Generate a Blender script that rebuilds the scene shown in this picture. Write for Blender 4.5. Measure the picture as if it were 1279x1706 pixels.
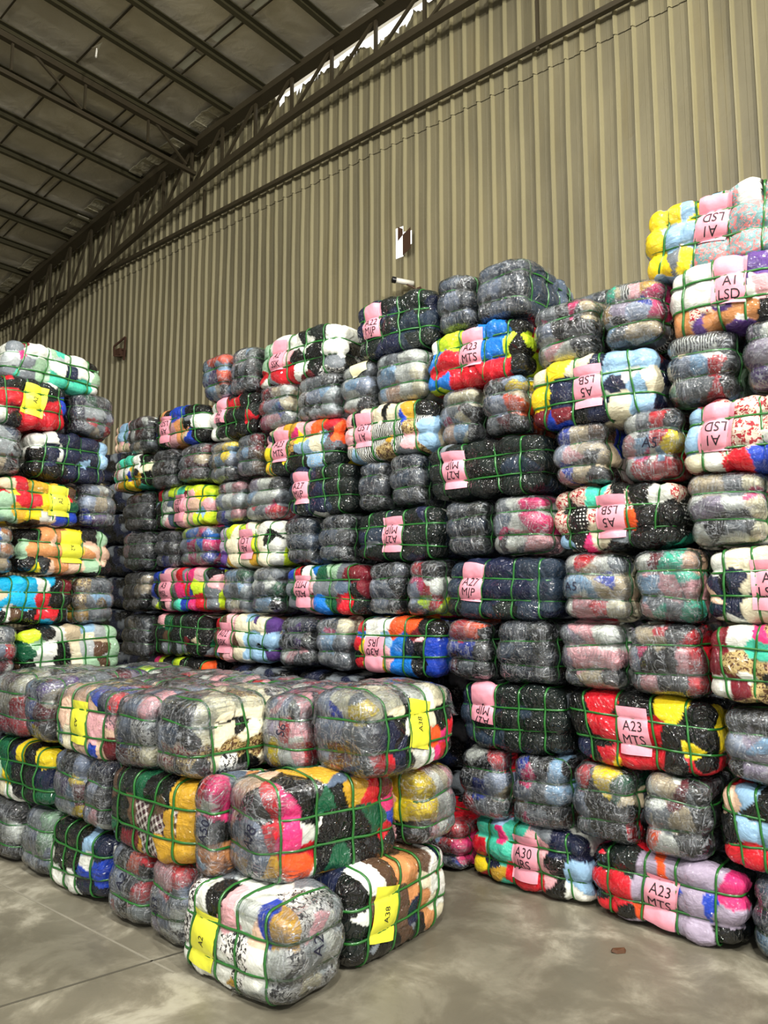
import bpy, bmesh, math, random
import numpy as np

for o in list(bpy.data.objects):
    bpy.data.objects.remove(o, do_unlink=True)
scene = bpy.context.scene
COL = scene.collection
PI = math.pi

# ------------------------------------------------------------------ camera
F_PX = 1225.0
CAM_H = 1.7
YAW = math.radians(50.5)
PITCH = math.atan(132 / F_PX)
cam_d = bpy.data.cameras.new('camera')
cam = bpy.data.objects.new('camera', cam_d)
COL.objects.link(cam)
cam.location = (0, 0, CAM_H)
cam.rotation_euler = (PI / 2 + PITCH, 0, PI / 2 - YAW)
cam_d.sensor_fit = 'VERTICAL'
cam_d.sensor_height = 36.0
cam_d.lens = 36.0 * F_PX / 1706.0
cam_d.clip_end = 200
scene.camera = cam

# ------------------------------------------------------------------ light
world = bpy.data.worlds.new('world')
scene.world = world
world.use_nodes = True
bg = world.node_tree.nodes['Background']
bg.inputs['Color'].default_value = (1.0, 0.98, 0.93, 1)
wt = world.node_tree
wtc = wt.nodes.new('ShaderNodeTexCoord'); wsp = wt.nodes.new('ShaderNodeSeparateXYZ'); wmr = wt.nodes.new('ShaderNodeMapRange')
wt.links.new(wtc.outputs['Generated'], wsp.inputs[0]); wt.links.new(wsp.outputs[1], wmr.inputs[0])
wmr.inputs[1].default_value = -.2; wmr.inputs[2].default_value = .6; wmr.inputs[3].default_value = .36; wmr.inputs[4].default_value = 1.5
wt.links.new(wmr.outputs[0], bg.inputs['Strength'])   # the sky is brightest beyond the back wall

def area(name, loc, target, size, power, color=(1, 1, 1), size_y=None):
    d = bpy.data.lights.new(name, 'AREA')
    d.energy = power
    d.color = color
    d.shape = 'RECTANGLE'
    d.size = size
    d.size_y = size_y or size
    o = bpy.data.objects.new(name, d)
    COL.objects.link(o)
    o.location = loc
    v = np.array(target, float) - np.array(loc, float)
    v /= np.linalg.norm(v)
    yaw = math.atan2(v[1], v[0])
    o.rotation_euler = (math.acos(-v[2]), 0, yaw - PI / 2)
    return o

LAMP = (1, .97, .90)
area('added_glint_lamp', (5.5, 0.8, 7.4), (-3.0, 4.5, 2.5), 0.32, 760, LAMP)  # added lamps out of view, for highlights on the film and wall ribs
area('added_glint_lamp', (2.2, -3.4, 7.6), (-3.0, 4.0, 1.2), 0.32, 470, LAMP)
area('added_glint_lamp', (-4.0, -4.0, 7.8), (-4.5, 4.0, 1.8), 0.32, 300, LAMP)
area('added_glint_lamp', (0.8, 0.2, 8.3), (-2.0, 3.0, 0.5), 0.3, 260, LAMP)
area('added_glint_lamp', (-3.2, 0.4, 8.4), (-3.4, 3.2, 0.5), 0.3, 150, LAMP)
area('added_door_fill', (1.5, -6.5, 2.6), (-2.0, 3.0, 1.8), 3.4, 120, (.95, .98, 1.0), 4.2)  # added unseen fill standing in for a door opening, gives the bales sheen

scene.view_settings.view_transform = 'Standard'
scene.view_settings.look = 'None'
scene.view_settings.gamma = 1.0
scene.view_settings.use_curve_mapping = False
scene.view_settings.exposure = 0.12

# ------------------------------------------------------------------ helpers
def srgb(r, g, b):
    f = lambda c: (c / 255 / 12.92) if c / 255 <= .04045 else ((c / 255 + .055) / 1.055) ** 2.4
    return (f(r), f(g), f(b), 1.0)

class NT:
    def __init__(self, name):
        self.m = bpy.data.materials.new(name)
        self.m.use_nodes = True
        self.t = self.m.node_tree
        self.t.nodes.clear()
        self.out = self.n('ShaderNodeOutputMaterial')
    def n(self, typ, **kw):
        nd = self.t.nodes.new(typ)
        for k, v in kw.items():
            setattr(nd, k, v)
        return nd
    def l(self, a, b):
        self.t.links.new(a, b)
    def val(self, sock, v):
        if hasattr(v, 'links') or isinstance(v, bpy.types.NodeSocket):
            self.l(v, sock)
        else:
            sock.default_value = v
    def math(self, op, a, b=None, c=None, clamp=False):
        nd = self.n('ShaderNodeMath', operation=op)
        nd.use_clamp = clamp
        self.val(nd.inputs[0], a)
        if b is not None: self.val(nd.inputs[1], b)
        if c is not None: self.val(nd.inputs[2], c)
        return nd.outputs[0]
    def mix(self, fac, a, b, blend='MIX'):
        nd = self.n('ShaderNodeMix', data_type='RGBA', blend_type=blend)
        self.val(nd.inputs[0], fac)
        self.val(nd.inputs[6], a)
        self.val(nd.inputs[7], b)
        return nd.outputs[2]
    def noise(self, vec, scale, detail=3, rough=.5, dist=0.0):
        nd = self.n('ShaderNodeTexNoise')
        self.l(vec, nd.inputs['Vector'])
        nd.inputs['Scale'].default_value = scale
        nd.inputs['Detail'].default_value = detail
        nd.inputs['Roughness'].default_value = rough
        nd.inputs['Distortion'].default_value = dist
        return nd.outputs['Fac']
    def mapping(self, vec, scale=(1, 1, 1), rot=(0, 0, 0)):
        nd = self.n('ShaderNodeMapping')
        self.l(vec, nd.inputs['Vector'])
        nd.inputs['Scale'].default_value = scale
        nd.inputs['Rotation'].default_value = rot
        return nd.outputs[0]
    def bump(self, h, strength, dist, normal=None):
        nd = self.n('ShaderNodeBump')
        nd.inputs['Strength'].default_value = strength
        nd.inputs['Distance'].default_value = dist
        self.l(h, nd.inputs['Height'])
        if normal is not None: self.l(normal, nd.inputs['Normal'])
        return nd.outputs[0]
    def smooth(self, x, lo, hi):
        nd = self.n('ShaderNodeMapRange', interpolation_type='SMOOTHSTEP')
        self.l(x, nd.inputs[0])
        nd.inputs[1].default_value = lo
        nd.inputs[2].default_value = hi
        return nd.outputs[0]
    def objvec(self):
        tc = self.n('ShaderNodeTexCoord')
        oi = self.n('ShaderNodeObjectInfo')
        c = self.n('ShaderNodeVectorMath', operation='ADD')
        r = self.math('MULTIPLY', oi.outputs['Random'], 37.0)
        self.l(tc.outputs['Object'], c.inputs[0])
        self.l(r, c.inputs[1])
        return c.outputs[0]
    def bsdf(self, **kw):
        b = self.n('ShaderNodeBsdfPrincipled')
        for k, v in kw.items():
            self.val(b.inputs[k], v)
        self.l(b.outputs[0], self.out.inputs[0])
        return b

def simple(name, color, rough=.6, metal=0.0, coat=0.0, bump=None, var=0.0, spec=.5):
    t = NT(name)
    v = t.objvec()
    col = color
    if var:
        col = t.mix(t.math('MULTIPLY', t.noise(v, 6, 5), var * 2), color, tuple(c * .45 for c in color[:3]) + (1,))
    kw = {'Base Color': col, 'Roughness': rough, 'Metallic': metal, 'Coat Weight': coat, 'Specular IOR Level': spec}
    if bump:
        kw['Normal'] = t.bump(t.noise(v, bump[0], 4), bump[1], bump[2])
    t.bsdf(**kw)
    return t.m

def mesh_obj(name, verts, faces, mat, parent=None, smooth=False):
    me = bpy.data.meshes.new(name)
    me.from_pydata([tuple(map(float, v)) for v in verts], [], faces)
    me.update()
    if mat is not None: me.materials.append(mat)
    if smooth: me.polygons.foreach_set('use_smooth', [True] * len(me.polygons))
    o = bpy.data.objects.new(name, me)
    COL.objects.link(o)
    if parent is not None: o.parent = parent
    return o

class MB:
    def __init__(self): self.v = []; self.f = []
    def box(self, x0, x1, y0, y1, z0, z1):
        b = len(self.v)
        self.v += [(x0, y0, z0), (x1, y0, z0), (x1, y1, z0), (x0, y1, z0), (x0, y0, z1), (x1, y0, z1), (x1, y1, z1), (x0, y1, z1)]
        self.f += [tuple(b + i for i in q) for q in ((0, 3, 2, 1), (4, 5, 6, 7), (0, 1, 5, 4), (1, 2, 6, 5), (2, 3, 7, 6), (3, 0, 4, 7))]
        return self
    def bar(self, a, b, w, h=None, upv=(0, 0, 1)):
        a = np.array(a, float); b = np.array(b, float); h = h or w
        d = b - a; d /= np.linalg.norm(d)
        u = np.cross(d, upv)
        if np.linalg.norm(u) < 1e-3: u = np.cross(d, (1, 0, 0))
        u /= np.linalg.norm(u); v = np.cross(u, d)
        n = len(self.v)
        for p in (a, b):
            for s, t in ((-1, -1), (1, -1), (1, 1), (-1, 1)):
                self.v.append(tuple(p + u * s * w / 2 + v * t * h / 2))
        self.f += [tuple(n + i for i in q) for q in ((0, 1, 2, 3), (7, 6, 5, 4), (0, 4, 5, 1), (1, 5, 6, 2), (2, 6, 7, 3), (3, 7, 4, 0))]
        return self
    def tube(self, a, b, r0, r1=None, n=14, caps=True):
        a = np.array(a, float); b = np.array(b, float); r1 = r0 if r1 is None else r1
        d = b - a; d /= np.linalg.norm(d)
        u = np.cross(d, (0, 0, 1))
        if np.linalg.norm(u) < 1e-3: u = np.cross(d, (1, 0, 0))
        u /= np.linalg.norm(u); v = np.cross(u, d)
        k = len(self.v)
        for p, r in ((a, r0), (b, r1)):
            for i in range(n):
                t = 2 * PI * i / n
                self.v.append(tuple(p + (u * math.cos(t) + v * math.sin(t)) * r))
        for i in range(n):
            j = (i + 1) % n
            self.f.append((k + i, k + j, k + n + j, k + n + i))
        if caps:
            self.f.append(tuple(k + i for i in range(n))[::-1]); self.f.append(tuple(k + n + i for i in range(n)))
        return self
    def build(self, name, mat, parent=None, smooth=False):
        return mesh_obj(name, self.v, self.f, mat, parent, smooth)

def tag(o, label=None, cat=None, group=None, kind=None):
    if label: o['label'] = label
    if cat: o['category'] = cat
    if group: o['group'] = group
    if kind: o['kind'] = kind
    return o

def empty(name, loc, rot=(0, 0, 0)):
    o = bpy.data.objects.new(name, None)
    COL.objects.link(o)
    o.location = loc
    o.rotation_euler = rot
    o.empty_display_size = .1
    return o

# ------------------------------------------------------------------ the building
WALL_Y = 7.0
def roof_z(x): return 9.25 - .0075 * (x + 4) ** 2

def floor_material():
    t = NT('worn_concrete')
    tc = t.n('ShaderNodeTexCoord').outputs['Object']
    n1 = t.noise(tc, .7, 6, .6, .6)
    n2 = t.noise(tc, 3.1, 8, .65, .4)
    n3 = t.noise(tc, 24, 6, .7)
    c = t.mix(t.smooth(n1, .35, .68), srgb(112, 108, 94), srgb(138, 133, 117))
    scuff = t.math('MULTIPLY', t.smooth(n2, .52, .66), t.smooth(n1, .42, .6))
    c = t.mix(t.math('MULTIPLY', scuff, .6), c, srgb(178, 174, 158))
    c = t.mix(t.math('MULTIPLY', t.smooth(n2, .6, .42), .5), c, srgb(78, 73, 60))
    c = t.mix(t.math('MULTIPLY', t.smooth(n3, .55, .75), .25), c, srgb(70, 66, 55))
    rough = t.math('MULTIPLY_ADD', n2, .35, .28)
    h = t.math('ADD', t.math('MULTIPLY', n3, .3), n2)
    t.bsdf(**{'Base Color': c, 'Roughness': rough, 'Normal': t.bump(h, .25, .01), 'Specular IOR Level': .45})
    return t.m

def wall_material():
    t = NT('olive_corrugated_sheet')
    tc = t.n('ShaderNodeTexCoord').outputs['Object']
    n1 = t.noise(t.mapping(tc, (1.2, 1, .35)), 1.2, 4, .55)
    n2 = t.noise(t.mapping(tc, (5, 1, .5)), 1.5, 5, .6)
    n3 = t.noise(tc, 5, 5, .6, .5)
    c = t.mix(t.smooth(n1, .35, .65), srgb(106, 100, 79), srgb(122, 115, 90))
    c = t.mix(t.math('MULTIPLY', t.smooth(n2, .5, .72), .3), c, srgb(116, 104, 68))
    c = t.mix(t.math('MULTIPLY', t.smooth(n3, .66, .78), .35), c, srgb(98, 84, 52))
    # raised ribs painted lighter, standing in for light caught on them
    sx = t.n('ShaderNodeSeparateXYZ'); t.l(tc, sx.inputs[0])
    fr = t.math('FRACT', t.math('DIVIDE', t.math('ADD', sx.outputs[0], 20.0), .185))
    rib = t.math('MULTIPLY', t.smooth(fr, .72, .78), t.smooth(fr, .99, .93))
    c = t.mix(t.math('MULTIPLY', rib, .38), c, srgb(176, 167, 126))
    t.bsdf(**{'Base Color': c, 'Roughness': .5, 'Normal': t.bump(n3, .4, .02), 'Specular IOR Level': .35})
    return t.m

def foil_material():
    t = NT('roof_insulation_foil')
    tc = t.n('ShaderNodeTexCoord').outputs['Object']
    n1 = t.noise(tc, .9, 4, .5, .8)
    n2 = t.noise(tc, 5, 5, .6, .6)
    c = t.mix(t.smooth(n1, .35, .7), srgb(196, 188, 165), srgb(226, 219, 200))
    h = t.math('ADD', t.math('MULTIPLY', n2, .35), n1)
    t.bsdf(**{'Base Color': c, 'Roughness': .3, 'Metallic': .3, 'Normal': t.bump(h, .5, .08)})
    return t.m

M = {}
M['floor'] = floor_material()
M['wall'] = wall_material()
M['foil'] = foil_material()
M['steel'] = simple('dark_painted_steel', srgb(62, 54, 36), .55, var=.3, bump=(30, .3, .004))
M['purlin'] = simple('green_grey_purlin_steel', srgb(66, 62, 42), .45, var=.25, bump=(20, .3, .004))
M['strip'] = simple('pale_roof_strip', srgb(200, 200, 180), .5, var=.1)
M['trim'] = simple('ragged_foil_trim', srgb(190, 184, 160), .35, metal=.6, bump=(14, .9, .03))
M['rubber'] = simple('black_plastic', srgb(20, 20, 22), .35)
M['white_plastic'] = simple('white_camera_shell', srgb(225, 222, 210), .35)
M['glass'] = simple('camera_lens_glass', srgb(8, 8, 12), .05, coat=1)
M['rust'] = simple('rusty_bracket_steel', srgb(80, 52, 34), .7, var=.4, bump=(60, .5, .003))
M['leaf'] = simple('dry_brown_scrap', srgb(92, 58, 32), .6, var=.4)
M['joint'] = simple('floor_joint_filler', srgb(84, 80, 68), .8, var=.3)
M['crack'] = simple('pale_floor_joint', srgb(142, 137, 122), .8, var=.3)

# floor
b = MB(); b.box(-21, 8, -8, 7.05, -.2, 0)
tag(b.build('floor', M['floor']), kind='structure')
# expansion joints in the slab (thin filler lines lying almost flush)
for nm, pa, pb, mt in (('trim_1', (-4.7, 2.05), (-2.95, 2.10), 'crack'), ('trim_2', (-3.34, 1.2), (-3.08, 2.25), 'joint')):
    b = MB(); b.bar((pa[0], pa[1], .0005), (pb[0], pb[1], .0005), .012, .003)
    tag(b.build(nm, M[mt]), kind='structure')

# back wall of corrugated sheet, two tiers, upper tier lapping over the lower
PITCH_R = .185
prof = [(0, 0), (.060, .0), (.064, .0025), (.068, 0), (.130, 0), (.142, .034), (.158, .034), (.178, 0)]
def hole_poly():
    return None
def sheet_wall(name, x0, x1, z0f, z1f, yoff, seed):
    rnd = random.Random(seed)
    xs = []
    n = int((x1 - x0) / PITCH_R)
    for i in range(n):
        for px, py in prof:
            xs.append((x0 + i * PITCH_R + px, py))
    verts, faces = [], []
    levels = 18
    zj = {}
    for i, (x, d) in enumerate(xs):
        zb, zt = z0f(x, rnd), z1f(x, rnd)
        for k in range(levels + 1):
            z = zb + (zt - zb) * k / levels
            w = .004 * math.sin(x * 3.1 + z * 2.3) + .003 * math.sin(x * 7.7 - z * 4.1)
            verts.append((x, WALL_Y - d - yoff + w, z))
    L = levels + 1
    for i in range(len(xs) - 1):
        for k in range(levels):
            a = i * L + k
            x = (xs[i][0] + xs[i + 1][0]) / 2; z = (verts[a][2] + verts[a + 1][2]) / 2
            faces.append((a, a + L, a + L + 1, a + 1))
    return verts, faces

SEAM = 7.45
# lower tier with a torn hole cut through it (built in vertical strips so that the hole is real)
HX0, HX1, HZ0, HZ1 = -5.575, -5.30, 5.90, 6.30
def lower_wall():
    v, f = [], []
    n = int(26 / PITCH_R)
    x0 = -20.0
    cols = []
    for i in range(n):
        for px, py in prof: cols.append((x0 + i * PITCH_R + px, py))
    zs = [0, 1.5, 3, 4, 4.6, 5.0, 5.4, 5.7, HZ0, HZ0 + .05, HZ0 + .12, HZ0 + .2, HZ0 + .3, HZ0 + .36, HZ1, 6.5, 6.8, 7.0, 7.2, SEAM + .05]
    for x, d in cols:
        for z in zs:
            w = .004 * math.sin(x * 3.1 + z * 2.3) + .003 * math.sin(x * 7.7 - z * 4.1)
            v.append((x, WALL_Y - d + w, z))
    L = len(zs)
    for i in range(len(cols) - 1):
        xm = (cols[i][0] + cols[i + 1][0]) / 2
        for k in range(L - 1):
            zm = (zs[k] + zs[k + 1]) / 2
            lo = HZ0 + (.0 if xm < HX0 + .17 else .10)
            hi = HZ1 - (.0 if xm < HX0 + .12 else .07)
            if HX0 < xm < HX1 and lo < zm < hi: continue
            a = i * L + k
            f.append((a, a + L, a + L + 1, a + 1))
    return v, f
v, f = lower_wall()
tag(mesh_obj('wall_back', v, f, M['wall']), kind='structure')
def topf(x, rnd):
    z = roof_z(x) + .03
    if -7.9 < x < -4.8: z -= .10 + .11 * abs(math.sin(x * 8.3)) * rnd.random() + (.12 if -6.1 < x < -5.3 else .03)
    return z
v, f = sheet_wall('upper', -20.0, 6.0, lambda x, r: SEAM - .012 * r.random(), topf, .014, 4)
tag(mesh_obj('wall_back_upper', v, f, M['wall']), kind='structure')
# torn flap folded beside the hole
b = MB()
b.v = [(-5.41, 6.93, 5.87), (-5.25, 6.88, 5.90), (-5.25, 6.88, 6.17), (-5.41, 6.93, 6.14), (-5.50, 6.945, 6.09), (-5.50, 6.945, 6.28), (-5.41, 6.93, 6.22)]
b.f = [(0, 1, 2, 3), (4, 3, 6, 5)]
fl = b.build('torn_sheet_flap', M['rust'])
md = fl.modifiers.new('thickness', 'SOLIDIFY'); md.thickness = .002
tag(fl, 'torn brown sheet flap bent out beside the hole in the corrugated wall', 'sheet metal')
# left and right end walls
b = MB(); b.box(-20.2, -20.0, -8, 7.1, 0, 7.3)
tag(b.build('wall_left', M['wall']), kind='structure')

# roof deck (arched)
xs = np.linspace(-20.3, 6.5, 90)
v, f = [], []
ys = [-8, -4, 0, 2, 3.61, 4.61, 5.58, 5.74, 6.72, 7.03]
for x in xs:
    for y in ys:
        v.append((x, y, roof_z(x) + .012 * math.sin(x * 9 + y * 3)))
n0 = len(v)
for x in xs:
    for y in ys: v.append((x, y, roof_z(x) + .06))
L = len(ys)
for i in range(len(xs) - 1):
    for k in range(L - 1):
        a = i * L + k
        f.append((a, a + 1, a + L + 1, a + L)); f.append((n0 + a, n0 + a + L, n0 + a + L + 1, n0 + a + 1))
for i in range(len(xs) - 1):
    a = i * L; c = i * L + L - 1
    f.append((a, a + L, n0 + a + L, n0 + a)); f.append((c, n0 + c, n0 + c + L, c + L))
tag(mesh_obj('ceiling', v, f, M['foil'], smooth=True), kind='structure')

def arch_strip(name, y0, y1, xa, xb, off, th, mat, seed=0, jag=0.0):
    rnd = random.Random(seed); b = MB(); n = max(4, int((xb - xa) / .25))
    for i in range(n):
        x0 = xa + (xb - xa) * i / n; x1 = xa + (xb - xa) * (i + 1) / n
        k = len(b.v); j0 = jag * rnd.random(); j1 = jag * rnd.random()
        for x, j in ((x0, j0), (x1, j1)):
            z = roof_z(x) - off - j
            b.v += [(x, y0, z), (x, y1, z), (x, y1, z - th), (x, y0, z - th)]
        b.f += [tuple(k + q for q in t) for t in ((0, 4, 5, 1), (1, 5, 6, 2), (2, 6, 7, 3), (3, 7, 4, 0), (0, 1, 2, 3), (7, 6, 5, 4))]
    o = b.build(name, mat)
    return tag(o, kind='structure')
arch_strip('trim_3', 4.60, 4.625, -20, 6, .015, .01, M['steel'])
arch_strip('trim_4', 5.57, 5.59, -20, 6, .015, .012, M['steel'])
arch_strip('trim_5', 5.72, 5.74, -20, 6, .015, .012, M['steel'])
for i, (xa, xb) in enumerate(((-5.6, -6.15), (-6.35, -6.85), (-7.1, -7.65), (-8.0, -8.4))):
    arch_strip('trim_%d' % (6 + i), 5.6, 5.71, xb, xa, .012, .006, M['strip'])
arch_strip('trim_10', 3.58, 3.60, -20, 6, .015, .01, M['steel'])
for i, (xa, xb) in enumerate(((-16.2, -15.2), (-15.0, -14.3), (-13.2, -12.6), (-12.4, -11.9), (-10.9, -10.2), (-10.0, -9.5), (-9.2, -8.6))):
    arch_strip('trim_%d' % (11 + i), 6.38, 6.60, xa, xb, .03, .02, M['trim'], i, .07)

# purlins: Z section beams running toward the wall
for i, x in enumerate((-3.1, -3.9, -4.7, -5.48, -6.25, -6.99, -7.79, -8.52, -9.38, -10.12, -10.95, -11.74, -12.6, -13.38, -14.2, -15.05, -15.9, -16.8, -17.7)):
    z = roof_z(x) - .02
    b = MB()
    b.box(x - .035, x + .035, -8, 6.72, z - .018, z - .002)
    b.box(x - .035, x - .028, -8, 6.72, z - .11, z - .01)
    b.box(x - .035, x + .035, -8, 6.72, z - .118, z - .11)
    o = b.build('roof_purlin', M['purlin'])
    names = ['first', 'second', 'third', 'fourth', 'fifth', 'sixth', 'seventh', 'eighth', 'ninth', 'tenth', 'eleventh', 'twelfth', 'thirteenth', 'fourteenth', 'fifteenth', 'sixteenth', 'seventeenth', 'eighteenth', 'nineteenth']
    vis = i - 3
    if vis < 0:
        tag(o, 'long roof purlin above the right of the picture, beyond its top edge', 'roof beam', 'roof purlins under the foil ceiling')
    else:
        tag(o, 'green grey roof purlin under the foil, %s counted from top right' % names[vis], 'roof beam', 'roof purlins under the foil ceiling')

# arched lattice truss in front of the wall top
def arc_z(x): return 8.55 - .0133 * (x + 4) ** 2
truss = empty('arched_wall_truss', (-8, 6.7, arc_z(-8)))
def to_local(b, root):
    r = root.location
    b.v = [(p[0] - r[0], p[1] - r[1], p[2] - r[2]) for p in b.v]
    return b
def arc_bar(fn, xa, xb, y0, y1, h, n=60):
    b = MB()
    for i in range(n + 1):
        x = xa + (xb - xa) * i / n; z = fn(x)
        b.v += [(x, y0, z + h / 2), (x, y1, z + h / 2), (x, y1, z - h / 2), (x, y0, z - h / 2)]
    for i in range(n):
        k = 4 * i
        b.f += [tuple(k + q for q in t) for t in ((0, 4, 5, 1), (1, 5, 6, 2), (2, 6, 7, 3), (3, 7, 4, 0))]
    b.f += [(0, 1, 2, 3), (4 * n + 3, 4 * n + 2, 4 * n + 1, 4 * n)]
    return b
to_local(arc_bar(arc_z, -17.5, 3.5, 6.66, 6.74, .10), truss).build('bottom_chord', M['steel'], truss)
to_local(arc_bar(lambda x: roof_z(x) - .15, -18, 4.5, 6.62, 6.80, .10), truss).build('top_chord', M['steel'], truss)
x = -15.8; k = 0
while x < 2:
    step = .78
    b = MB(); b.bar((x, 6.7, arc_z(x)), (x, 6.7, roof_z(x) - .15), .04)
    to_local(b, truss).build('upright', M['steel'], truss)
    b = MB(); b.bar((x, 6.7, arc_z(x)), (x + step, 6.7, roof_z(x + step) - .15), .035)
    to_local(b, truss).build('diagonal', M['steel'], truss)
    x += step; k += 1
tag(truss, 'dark arched lattice truss following the top of the corrugated wall', 'truss')

# lattice girder hanging under the roof, running toward the wall
gx = -9.35
gir = empty('roof_lattice_girder', (gx, 4.7, 8.4))
bb = lambda a, c, w: to_local(MB().bar(a, c, w), gir)
bb((gx, -8, 8.87), (gx, 6.62, 8.80), .085).build('upper_chord', M['steel'], gir)
bb((gx, -8, 8.42), (gx, 6.62, 8.30), .06).build('lower_chord', M['steel'], gir)
for y in (1.76, 2.76, 3.76, 4.76, 5.76):
    bb((gx, y, 8.40), (gx, y, 8.86), .03).build('upright', M['steel'], gir)
for y0, y1 in ((2.0, 2.7), (3.95, 4.72), (5.8, 6.45)):
    bb((gx, y0, 8.84), (gx, y1, 8.38), .032).build('diagonal', M['steel'], gir)
tag(gir, 'dark lattice girder crossing the upper left under the foil roof', 'girder')
# horizontal tie from girder
# long pipe rail along the wall with hangers
rail = empty('wall_rail', (-6, 6.86, 7.6))
to_local(MB().bar((-19.5, 6.86, 7.60), (5.5, 6.86, 7.72), .06), rail).build('rail_bar', M['steel'], rail)
for x in (-9.42, -3.46):
    to_local(MB().bar((x, 6.86, 7.62), (x, 6.86, arc_z(x)), .035), rail).build('hanger', M['steel'], rail)
tag(rail, 'long dark steel rail crossing the corrugated wall on two hangers', 'rail')

# strip light fitting torn loose under the roof
loose = empty('hanging_roof_scrap', (-8.55, 4.55, 8.78))
to_local(MB().tube((-8.62, 4.52, 8.80), (-8.60, 4.50, 8.66), .012), loose).build('white_rod', M['white_plastic'], loose)
b = MB(); b.v = [(-8.74, 4.50, 8.86), (-8.60, 4.58, 8.92), (-8.58, 4.50, 8.80), (-8.60, 4.52, 8.76)]; b.f = [(0, 1, 2), (1, 3, 2)]
to_local(b, loose).build('bent_sheet', M['trim'], loose)
tag(loose, 'bent scrap with a short white rod hanging from a roof purlin', 'scrap')

# security camera on the wall
cctv = empty('security_camera', (-5.28, 6.99, 5.46))
to_local(MB().tube((-5.25, 6.93, 5.47), (-5.45, 6.66, 5.5), .045, .045, 18), cctv).build('camera_body', M['white_plastic'], cctv, True)
to_local(MB().tube((-5.435, 6.68, 5.498), (-5.475, 6.625, 5.505), .055, .055, 18), cctv).build('lens_hood', M['rubber'], cctv)
to_local(MB().tube((-5.475, 6.625, 5.505), (-5.48, 6.62, 5.506), .03, .03, 16), cctv).build('lens', M['glass'], cctv)
to_local(MB().bar((-5.31, 6.82, 5.44), (-5.19, 6.97, 5.36), .022), cctv).build('mounting_arm', M['rust'], cctv)
to_local(MB().box(-5.25, -5.13, 6.965, 6.995, 5.30, 5.40), cctv).build('mounting_plate', M['rust'], cctv)
cctv.scale = (.72, .72, .72)
tag(cctv, 'white security camera with black lens hood on the corrugated wall', 'camera')

# bracket on the wall at the left
br = empty('wall_bracket', (-11.87, 6.95, 6.02))
for a, c in (((-11.97, 6.85, 6.1), (-11.72, 6.92, 6.24)), ((-11.72, 6.92, 6.24), (-11.75, 6.92, 5.82)), ((-11.97, 6.85, 6.1), (-11.95, 6.85, 5.92)), ((-11.95, 6.85, 5.92), (-11.75, 6.92, 5.9)), ((-11.87, 6.88, 6.02), (-11.75, 6.92, 6.02))):
    to_local(MB().bar(a, c, .028), br).build('bracket_arm', M['rust'], br)
to_local(MB().box(-11.95, -11.8, 6.86, 6.99, 5.92, 6.04), br).build('bracket_block', M['rust'], br)
tag(br, 'small rusty bracket on the corrugated wall above the left stacks', 'bracket')

# scrap on the floor
def scrap():
    b = MB()
    pts = [(-.035, -.012), (-.01, -.02), (.03, -.014), (.04, .004), (.01, .018), (-.03, .012)]
    for z, s in ((.001, 1), (.014, .8)):
        for i, (x, y) in enumerate(pts): b.v.append((x * s, y * s, z + (.006 if i in (0, 3) else 0)))
    b.f = [(5, 4, 3, 2, 1, 0), (6, 7, 8, 9, 10, 11)] + [(i, (i + 1) % 6, 6 + (i + 1) % 6, 6 + i) for i in range(6)]
    o = b.build('cardboard_scrap', M['leaf'])
    return o
s = scrap(); s.location = (-1.49, 3.55, 0); s.rotation_euler = (0, 0, .7)
tag(s, 'small brown curled scrap lying alone on the concrete floor', 'scrap')

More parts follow.
